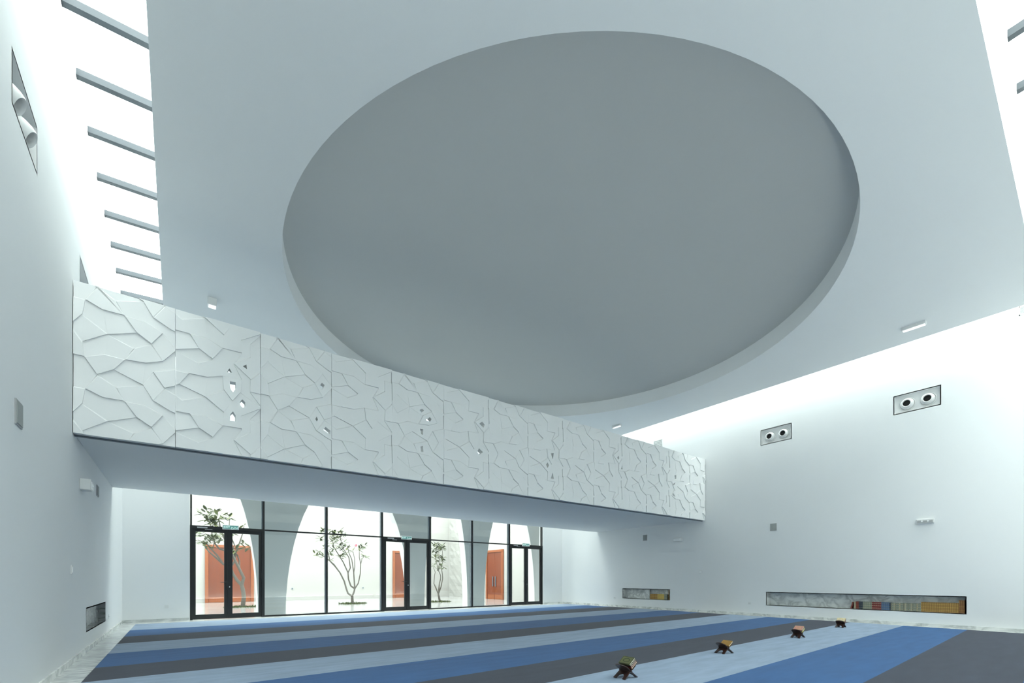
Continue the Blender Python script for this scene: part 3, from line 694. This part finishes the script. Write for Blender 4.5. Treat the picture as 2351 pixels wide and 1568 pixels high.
tree('slender tree with dark leaves beside the rough stone panel, right of the middle glass door', (1008, 1384), 20.8,
     [([c6(800, 1175), c6(790, 1130), c6(782, 1090)], .06, .05, 0),
      ([c6(782, 1090), c6(750, 1010), c6(728, 960), c6(735, 860), c6(745, 820), c6(720, 760)], .035, .012, .3),
      ([c6(782, 1090), c6(790, 1020), c6(795, 960), c6(810, 900), c6(810, 860), c6(775, 780), c6(760, 700), c6(745, 640)], .04, .010, -.2),
      ([c6(782, 1090), c6(815, 1000), c6(835, 900), c6(832, 850), c6(820, 760), c6(840, 680), c6(830, 560), c6(800, 500)], .035, .010, .3), ([c6(775, 800), c6(800, 700), c6(790, 600), c6(780, 520)], .02, .008, 0)],
     [(*c6(x, y), n, .24) for x, y, n in ((730, 490, 8), (770, 490, 8), (800, 500, 9), (830, 490, 9), (780, 530, 9), (820, 540, 8), (840, 520, 6), (760, 550, 6), (740, 590, 6), (800, 620, 7), (840, 640, 8), (830, 670, 7), (740, 640, 7), (770, 660, 8), (730, 740, 6), (800, 770, 7), (820, 750, 5), (720, 540, 6), (850, 750, 4))], 13)

# ---------------------------------------------------------------- carpet: one roll per stripe
carpet = empty('striped_carpet', (0, 0, 0)); tag(carpet, 'wall to wall prayer carpet in pale blue, mid blue and slate stripes', 'carpet')
SL = .028
ys = [-.25, .32, 1.46, 2.60, 3.72, 4.66, 5.85, 7.05, 8.10, 9.50, 10.85, 12.10, 13.50]
cols = ['c_blue', 'c_dark', 'c_blue', 'c_light', 'c_dark', 'c_blue', 'c_light', 'c_dark', 'c_blue', 'c_light', 'c_dark', 'c_blue', 'c_light']
CXA, CXB = -.89, 14.72; YCE = 15.18
for i, y0 in enumerate(ys):
    y1 = ys[i+1] if i+1 < len(ys) else None
    a = (CXA, y0+SL*CXA+(0 if i else 0)); b_ = (CXB, y0+SL*CXB)
    if i == 0: b_ = (CXB, y0)
    if y1 is None: c_, d_ = (CXB, YCE-.0), (CXA, YCE)
    else: c_, d_ = (CXB, y1+SL*CXB), (CXA, y1+SL*CXA)
    g = MB(); g.prism([a, b_, c_, d_], 0.0, .012, lambda u, w, d: (u, w, d))
    o = g.obj('carpet_stripe', cols[i], carpet); o['label'] = {'c_blue': 'mid blue', 'c_dark': 'slate grey', 'c_light': 'pale blue'}[cols[i]]+' carpet stripe'

# ---------------------------------------------------------------- wall and ceiling fittings
def on_wall(name, side, y, z, label, cat, group=None):
    o = empty(name, (XR if side > 0 else XL, y, z), -math.pi/2 if side > 0 else math.pi/2)   # local -Y points into the room
    return tag(o, label, cat, group)
# local frame: x along the wall, -y into the room.  (side>0: rz=-90 -> local -y = world -x)
def speaker(side, y, z, w, h, lab):
    o = on_wall('wall_speaker', side, y, z, lab, 'speaker')
    f = MB(); f.box(-w/2, w/2, -.012, 0, -h/2, h/2); part(f, 'frame', 'louvre', o)
    part(MB().box(-w/2+.015, w/2-.015, -.018, -.012, -h/2+.015, h/2-.015), 'speaker_grille', 'grille', o)
speaker(1, 6.20, 2.83, .19, .23, 'square grey wall speaker on the right wall beyond the balcony, high above the long niche')
speaker(1, 11.0, 2.85, .19, .23, 'small grey wall speaker on the right wall under the balcony above the short niche')
speaker(-1, 6.10, 2.745, .21, .235, 'grey wall speaker on the left wall near the image edge')
speaker(-1, 11.20, 2.83, .22, .20, 'pale flush wall speaker on the left wall under the balcony')
def emerg(side, y, z, w, h, dep, lab, slat=False):
    o = on_wall('emergency_light', side, y, z, lab, 'light')
    bevel(part(MB().box(-w/2, w/2, -dep, 0, -h/2, h/2), 'housing', 'plastic', o), .008)
    part(MB().box(-w/2+.02, w/2-.02, -dep-.008, -dep, -h/2+.015, h/2-.04), 'lens', 'lamp' if not slat else 'louvre', o)
    for s in (-1, 1):
        l = MB(); l.lathe([(.02, 0), (.018, .014)], Matrix.Translation((s*w*.17, -dep-.004, -h*.02)) @ Matrix.Rotation(math.pi/2, 4, 'X'), 10); part(l, 'lamp', 'lamp', o)
emerg(1, 9.51, 2.67, .34, .14, .09, 'white emergency light on the right wall under the balcony end')
emerg(1, 2.645, 2.645, .33, .115, .06, 'white slotted emergency light on the right wall above the long niche', True)
emerg(-1, 9.45, 2.65, .22, .17, .13, 'white box emergency light on the left wall under the balcony')
def switch(side, y, z, lab, w=.09, h=.09):
    o = on_wall('wall_switch', side, y, z, lab, 'switch')
    bevel(part(MB().box(-w/2, w/2, -.012, 0, -h/2, h/2), 'plate', 'plastic', o), .002)
    part(MB().box(-w*.3, w*.3, -.018, -.012, -h*.32, h*.32), 'rocker', 'lamp', o)
switch(1, 8.64, 1.45, 'white square wall switch on the right wall between the two niches', .12, .12)
switch(-1, 8.70, 1.33, 'small white wall switch on the left wall', .10, .13)
def socket(side, y, z, lab):
    o = on_wall('wall_socket', side, y, z, lab, 'socket')
    bevel(part(MB().box(-.045, .045, -.010, 0, -.045, .045), 'plate', 'plastic', o), .002)
    for s in (-1, 1): part(MB().box(s*.015-.004, s*.015+.004, -.012, -.010, -.008, .008), 'pin_slot', 'steel', o)
socket(1, 6.93, .40, 'white wall socket just left of the long book niche')
socket(1, 12.56, .385, 'white wall socket just left of the short book niche')
socket(-1, 12.85, .39, 'white wall socket beside the dark marble niche')
o = empty('wall_socket', (-.26, YF, .42)); tag(o, 'white wall socket on the far wall left of the nearest glass door', 'socket')
part(MB().box(-.045, .045, -.010, 0, -.045, .045), 'plate', 'plastic', o)
def vent(side, y, z, w, h, lab):
    o = on_wall('air_grille', side, y, z, lab, 'vent')
    f = MB(); f.box(-w/2, w/2, -.015, 0, -h/2, -h/2+.02); f.box(-w/2, w/2, -.015, 0, h/2-.02, h/2); f.box(-w/2, -w/2+.02, -.015, 0, -h/2, h/2); f.box(w/2-.02, w/2, -.015, 0, -h/2, h/2); part(f, 'frame', 'plastic', o)
    n = 5; sm = MB().box(-w/2+.02, w/2-.02, -.012, -.002, -.012, .012).mesh('slat', 'louvre')
    for k in range(n):
        s = link('slat', sm, o); s.location = (0, 0, -h/2+.04+(h-.08)*k/(n-1))
    part(MB().box(-w/2+.02, w/2-.02, -.003, -.001, -h/2+.02, h/2-.02), 'backing', 'plastic', o)
vent(1, 10.40, 6.47, .40, .30, 'slotted air grille on the bright right wall just above the balcony')
vent(1, .93, 7.16, .34, .20, 'grey air grille high on the right wall at the image edge')

def diffuser(side, y, z, tilt, lab, grp):
    o = on_wall('jet_diffuser', side, y, z, lab, 'diffuser', grp)
    dep = .075 if side > 0 else .165; q = 1.0 if side > 0 else 1.85
    base = Matrix.Translation((0, dep, 0)) @ Matrix.Rotation(math.pi/2, 4, 'X')     # lathe axis -> local -y (into the room)
    c = MB(); c.lathe([(.165, 0), (.165, .010), (.150, .018), (.143, .012), (.138, .0)], base, 36, cap=False); autosmooth(part(c, 'collar', 'plastic', o))
    tl = base @ Matrix.Scale(1.0 if side > 0 else .95, 4) @ Matrix.Rotation(tilt[0], 4, 'X') @ Matrix.Rotation(tilt[1], 4, 'Y')
    n = MB(); n.lathe([(r_, z_*q) for r_, z_ in [(.139, -.01), (.139, .02), (.132, .055), (.118, .085), (.100, .105), (.088, .112), (.079, .108), (.075, .095), (.075, .03)]], tl, 36, cap=False); autosmooth(part(n, 'nozzle', 'plastic', o), 50)
    t = MB(); t.lathe([(.0755, .088 if side > 0 else .10), (.001, .086 if side > 0 else .098)], tl, 28, cap=False); part(t, 'throat', 'void', o, 'black duct opening')
G_ = None
def lab_of(side, i, j):
    w = ('nearer', 'farther')[i]
    return w
for i, (h, wd) in enumerate(((REC[0], 'larger, right-hand recess'), (REC[1], 'smaller, left-hand recess'))):
    for y, lr in ((h[1]-.245, 'left'), (h[0]+.23, 'right')):
        diffuser(1, y, 5.715, (0, 0.0), '%s of two round jet diffusers in the right wall, %s' % (lr, wd), None)
for i, h in enumerate(RECL):
    for y, lr in ((h[0]+.22, 'nearer'), (h[1]-.25, 'farther')):
        diffuser(-1, y, 5.76, (.50, 0), '%s of two jet diffusers in the left wall %s' % (lr, ('recess beside the viewpoint', 'recess at the image edge', 'recess above the balcony end')[i]), None)

def ceil_light(x, y, w, d, h, lab, rz=0):
    o = empty('ceiling_light', (x, y, ZC), rz); tag(o, lab, 'light')
    bevel(part(MB().box(-w/2, w/2, -d/2, d/2, -h, 0), 'housing', 'plastic', o), .005)
    part(MB().box(-w/2+.015, w/2-.015, -d/2+.015, d/2-.015, -h-.01, -h), 'diffuser', 'lit_lamp', o)
ceil_light(13.07, 2.50, .12, .40, .07, 'white oblong light on the ceiling at its right edge')
ceil_light(12.88, 10.70, .12, .36, .07, 'tiny white light on the ceiling just above the balcony')
ceil_light(.55, 10.80, .15, .15, .15, 'white cube light on the ceiling at the left above the balcony')

# ---------------------------------------------------------------- books in the niches
def book_mesh(w, d, h, cov, band):
    """upright book: spine towards local -y"""
    mb = MB(); t = .003
    mb.box(-w/2+t, w/2-t, .006, d-.006, .004, h-.004, 1)
    mb.box(-w/2, -w/2+t, 0, d, 0, h, 0); mb.box(w/2-t, w/2, 0, d, 0, h, 0)
    n = 5; sp = [(-w/2+w*k/n, -.004*math.sin(math.pi*k/n)) for k in range(n+1)]
    for (xa, ya), (xb, yb) in zip(sp, sp[1:]): mb.quad((xa, ya, 0), (xb, yb, 0), (xb, yb, h), (xa, ya, h), 0)
    for z in (.18, .5, .80): mb.box(-w/2+.002, w/2-.002, -.0065, .0, h*z, h*z+h*.035, 2)
    return mb.mesh('book', [cov, 'paper', band])
ORD = 'first second third fourth fifth sixth seventh eighth ninth tenth eleventh twelfth thirteenth fourteenth fifteenth sixteenth seventeenth eighteenth nineteenth twentieth twenty-first twenty-second'.split()
def shelf_run(y_from, y_to, thick, h, cov, band, lab, grp, depth=.17, x_in=.035, zfloor=None, jitter=.004):
    me = book_mesh(thick*.94, depth, h, cov, band); y = y_from; n = max(1, round(abs(y_from-y_to)/thick)); st = abs(y_from-y_to)/n
    for k in range(n):
        o = link('book', me); o.location = (XR+x_in+random.uniform(-jitter, jitter), y-st*(k+.5), zfloor); o.rotation_euler = (0, 0, -math.pi/2)
        tag(o, lab % ORD[k] if '%s' in lab else lab, 'book', grp)
Z2, Z1 = NICHE2[2], NICHE1[2]
runs = [(4.13, 4.085, .045, .195, 'b_beige', 'b_red', 'thin beige and red book next to the leaning red book in the long niche'),
        (4.085, 4.02, .033, .20, 'b_red', 'b_gold', 'dark red book, %s from left beside the beige one in the long niche'),
        (4.02, 3.93, .045, .20, 'b_navy', 'b_grey', 'black-navy book, %s of two near the left end of the long niche row'),
        (3.93, 3.73, .04, .20, 'b_grey', 'b_cream', 'grey-green book, %s of those between the black and bright red volumes in the long niche'),
        (3.73, 3.53, .04, .20, 'b_red', 'b_cream', 'bright red volume with pale bands, %s from left in the long niche'),
        (3.53, 3.36, .042, .20, 'b_blue', 'b_grey', 'dusty blue volume, %s from left in the long niche'),
        (3.36, 3.335, .025, .20, 'b_navy', 'b_blue', 'navy volume closing the blue set in the long niche')]
for y0, y1, th, h, c, b_, lab in runs: shelf_run(y0, y1, th, h, c, b_, lab, lab.replace(', %s', '')+' set', zfloor=Z2)
y = 3.335
for k in range(21):
    c = ('b_grey', 'b_grey', 'b_beige', 'b_grey')[k % 4]
    shelf_run(y, y-.0285, .0285, .195, c, 'b_cream' if k % 3 else 'b_gold', 'narrow %s volume, %s from left in the middle run of the long niche' % ('grey-green' if c == 'b_grey' else 'beige', ORD[k]), 'grey-green and beige volumes in the middle run', zfloor=Z2); y -= .0285
shelf_run(y, 2.06, .0315, .24, 'b_gold', 'b_goldlt', 'gold-brown volume, %s from left in the tall golden run of the long niche', 'golden volumes in the long niche', zfloor=Z2)
shelf_run(2.06, 1.955, .035, .31, 'b_brown', 'b_gold', 'tallest brown and gold volume, %s of three at the right end of the long niche', 'tall volumes at the right end of the long niche', zfloor=Z2)
me = book_mesh(.028, .16, .185, 'b_red', 'b_gold')
o = link('book', me); o.location = (XR+.04, 4.185, Z2+.003); o.rotation_euler = (0, math.radians(0), -math.pi/2)
o.rotation_euler = Matrix.Rotation(-math.pi/2, 3, 'Z').to_euler(); o.matrix_basis = Matrix.Translation((XR+.04, 4.20, Z2+.002)) @ Matrix.Rotation(math.radians(14), 4, 'X') @ Matrix.Rotation(-math.pi/2, 4, 'Z')
tag(o, 'red book leaning against the left end of the row in the long niche', 'book')
for (a, b_, lab, c, bb) in ((10.79, 10.45, 'gold-brown volume, %s from left in the left half of the short niche row', 'b_gold', 'b_goldlt'), (10.45, 10.15, 'pale gold volume, %s from left in the right half of the short niche row', 'b_goldlt', 'b_gold'), (10.15, 10.02, 'grey-green book, %s of those near the right end of the short niche', 'b_grey', 'b_cream')):
    shelf_run(a, b_, .034, .20, c, bb, lab, lab.replace(', %s', '')+' set', zfloor=Z1)
shelf_run(9.96, 9.915, .045, .365, 'b_gold', 'b_black', 'tall thin gold and black board standing at the right end of the short niche', None, zfloor=Z1)
s = MB().box(0, .02, -.12, .12, 0, .375); o = s.obj('marble_slab', 'marble'); o.location = (XR+.10, 10.98, Z1+.002)
tag(o, 'bright marble slab standing in the middle of the short niche', 'slab')

# ---------------------------------------------------------------- folding book rests with books
def rehal_board(flip):
    """one board: profile across the width (y) and along its length (u); feet at u<0"""
    mb = MB(); hw = .085; th = .011; sx = -1 if flip else 1
    ang = math.radians(36); lo, hi = -.142, .138
    right = [(hi, .030), (hi-.012, .066), (hi-.035, hw), (.035, hw), (.015, hw-.012), (-.03, hw-.006), (-.075, hw-.002), (lo+.03, hw), (lo, hw+.004)]
    inner = [(lo, hw-.040), (lo+.035, hw-.042), (lo+.060, .032), (lo+.074, .012), (lo+.078, 0)]
    poly = [(hi+.004, 0)]+right+inner; poly = poly+[(u, -y) for u, y in poly[-2:0:-1]]
    zc = -lo*math.sin(ang)
    def fn(y, u, d): return Vector((sx*(u*math.cos(ang)-d*math.sin(ang)), y, zc+u*math.sin(ang)+d*math.cos(ang)))
    # triangulated front / back + rim
    loop = [(y, u) for u, y in poly]; n = len(loop)
    tri = tessellate_polygon([[Vector((a, b, 0)) for a, b in loop]])
    vs = [fn(a, b, -th/2) for a, b in loop]+[fn(a, b, th/2) for a, b in loop]
    fs = [tuple(t) for t in tri]+[tuple(i+n for i in t)[::-1] for t in tri]+[(i, (i+1) % n, n+(i+1) % n, n+i) for i in range(n)]
    mb.add(vs, fs); return mb
HZ = .142*math.sin(math.radians(36))
def rehal(x, y, rz, lab):
    r = empty('book_rest', (x, y, .018), rz); tag(r, lab, 'book rest')
    a = rehal_board(False).obj('board', 'dark_wood', r); b = rehal_board(True).obj('board', 'dark_wood', r)
    k = MB(); k.tube([(0, -.09, HZ), (0, .09, HZ)], .013, 10); k.obj('hinge_knuckle', 'dark_wood', r)
    return r
def rest_books(r, covers, lab, sizes=(.165, .122)):
    """closed books lying one on another against the board that rises to +x"""
    ang = math.radians(36); base = r.matrix_basis
    n0 = Vector((-math.sin(ang), 0, math.cos(ang))); u0 = Vector((math.cos(ang), 0, math.sin(ang)))
    off = .0065; L, H = sizes
    for k, (cov, th, deco, desc) in enumerate(covers):
        mb = MB(); t = .0035; h0 = off; th *= .82 
        mt = Matrix(((u0.x, 0, n0.x, 0), (0, 1, 0, 0), (u0.z, 0, n0.z, HZ), (0, 0, 0, 1)))
        sh = .012+.004*((len(covers)-1-k) % 2)
        x0, x1 = sh+.012, sh+.012+H
        mb.box(x0, x1, -L/2, L/2, h0, h0+t, 0, mt); mb.box(x0, x1, -L/2, L/2, h0+th-t, h0+th, 0, mt)
        mb.box(x0, x0+t, -L/2, L/2, h0, h0+th, 0, mt)
        mb.box(x0+t, x1-.004, -L/2+.004, L/2-.004, h0+t, h0+th-t, 1, mt)
        if deco:
            for i in range(24):
                a0, a1 = 2*math.pi*i/24, 2*math.pi*(i+1)/24; cx_, ru, rv = (x0+x1)/2, H*.27, L*.29
                f = lambda a, s: mt @ Vector((cx_+ru*s*math.cos(a), rv*s*math.sin(a), h0+th+.0006))
                mb.quad(f(a0, 1), f(a1, 1), f(a1, .74), f(a0, .74), 2)
            for (p, q, r_, s_) in ((x0+.004, x1-.004, -L/2+.004, -L/2+.010), (x0+.004, x1-.004, L/2-.010, L/2-.004), (x0+.004, x0+.010, -L/2+.004, L/2-.004), (x1-.010, x1-.004, -L/2+.004, L/2-.004)):
                mb.quad(*[mt @ Vector((a, b, h0+th+.0006)) for a, b in ((p, r_), (q, r_), (q, s_), (p, s_))], 2)
        o = mb.obj('book', [cov, 'paper', 'b_ink' if deco == 1 else 'b_goldlt']); o.matrix_basis = base.copy()
        tag(o, desc, 'book'); off += th+.0006
r1 = rehal(4.30, 3.44, 0, 'dark folding wooden book rest carrying four books, nearest of the row on the pale stripe')
rest_books(r1, [('b_brown', .024, 0, 'brown book at the bottom of the four on the nearest book rest'), ('b_red', .022, 0, 'dark red book second from the bottom on the nearest book rest'),
                ('b_black', .024, 0, 'black book second from the top on the nearest book rest'), ('b_olive', .026, 1, 'olive green book with round cover ornament, topmost on the nearest book rest')], '')
r2 = rehal(6.98, 3.63, math.radians(-8), 'dark folding wooden book rest carrying one brown-gold book, second nearest of the row')
rest_books(r2, [('b_gold', .026, 0, 'brown-gold book alone on the second nearest book rest')], '')
r3 = rehal(10.02, 3.69, math.radians(-4), 'dark folding wooden book rest carrying pink and yellow books, third of the row')
rest_books(r3, [('b_yellow', .03, 0, 'yellow book at the bottom of the pile on the third book rest'), ('b_olive', .022, 0, 'olive book in the middle of the pile on the third book rest'), ('b_pink', .024, 2, 'pink book with gold ornament on top of the third book rest')], '')
r4 = rehal(12.98, 3.84, math.radians(3), 'dark folding wooden book rest carrying brown and cream books, farthest of the row')
rest_books(r4, [('b_red', .024, 0, 'dark red book at the bottom of the pile on the farthest book rest'), ('b_brown', .022, 0, 'brown book in the middle of the pile on the farthest book rest'), ('b_cream', .024, 2, 'cream book with gold ornament on top of the farthest book rest')], '')
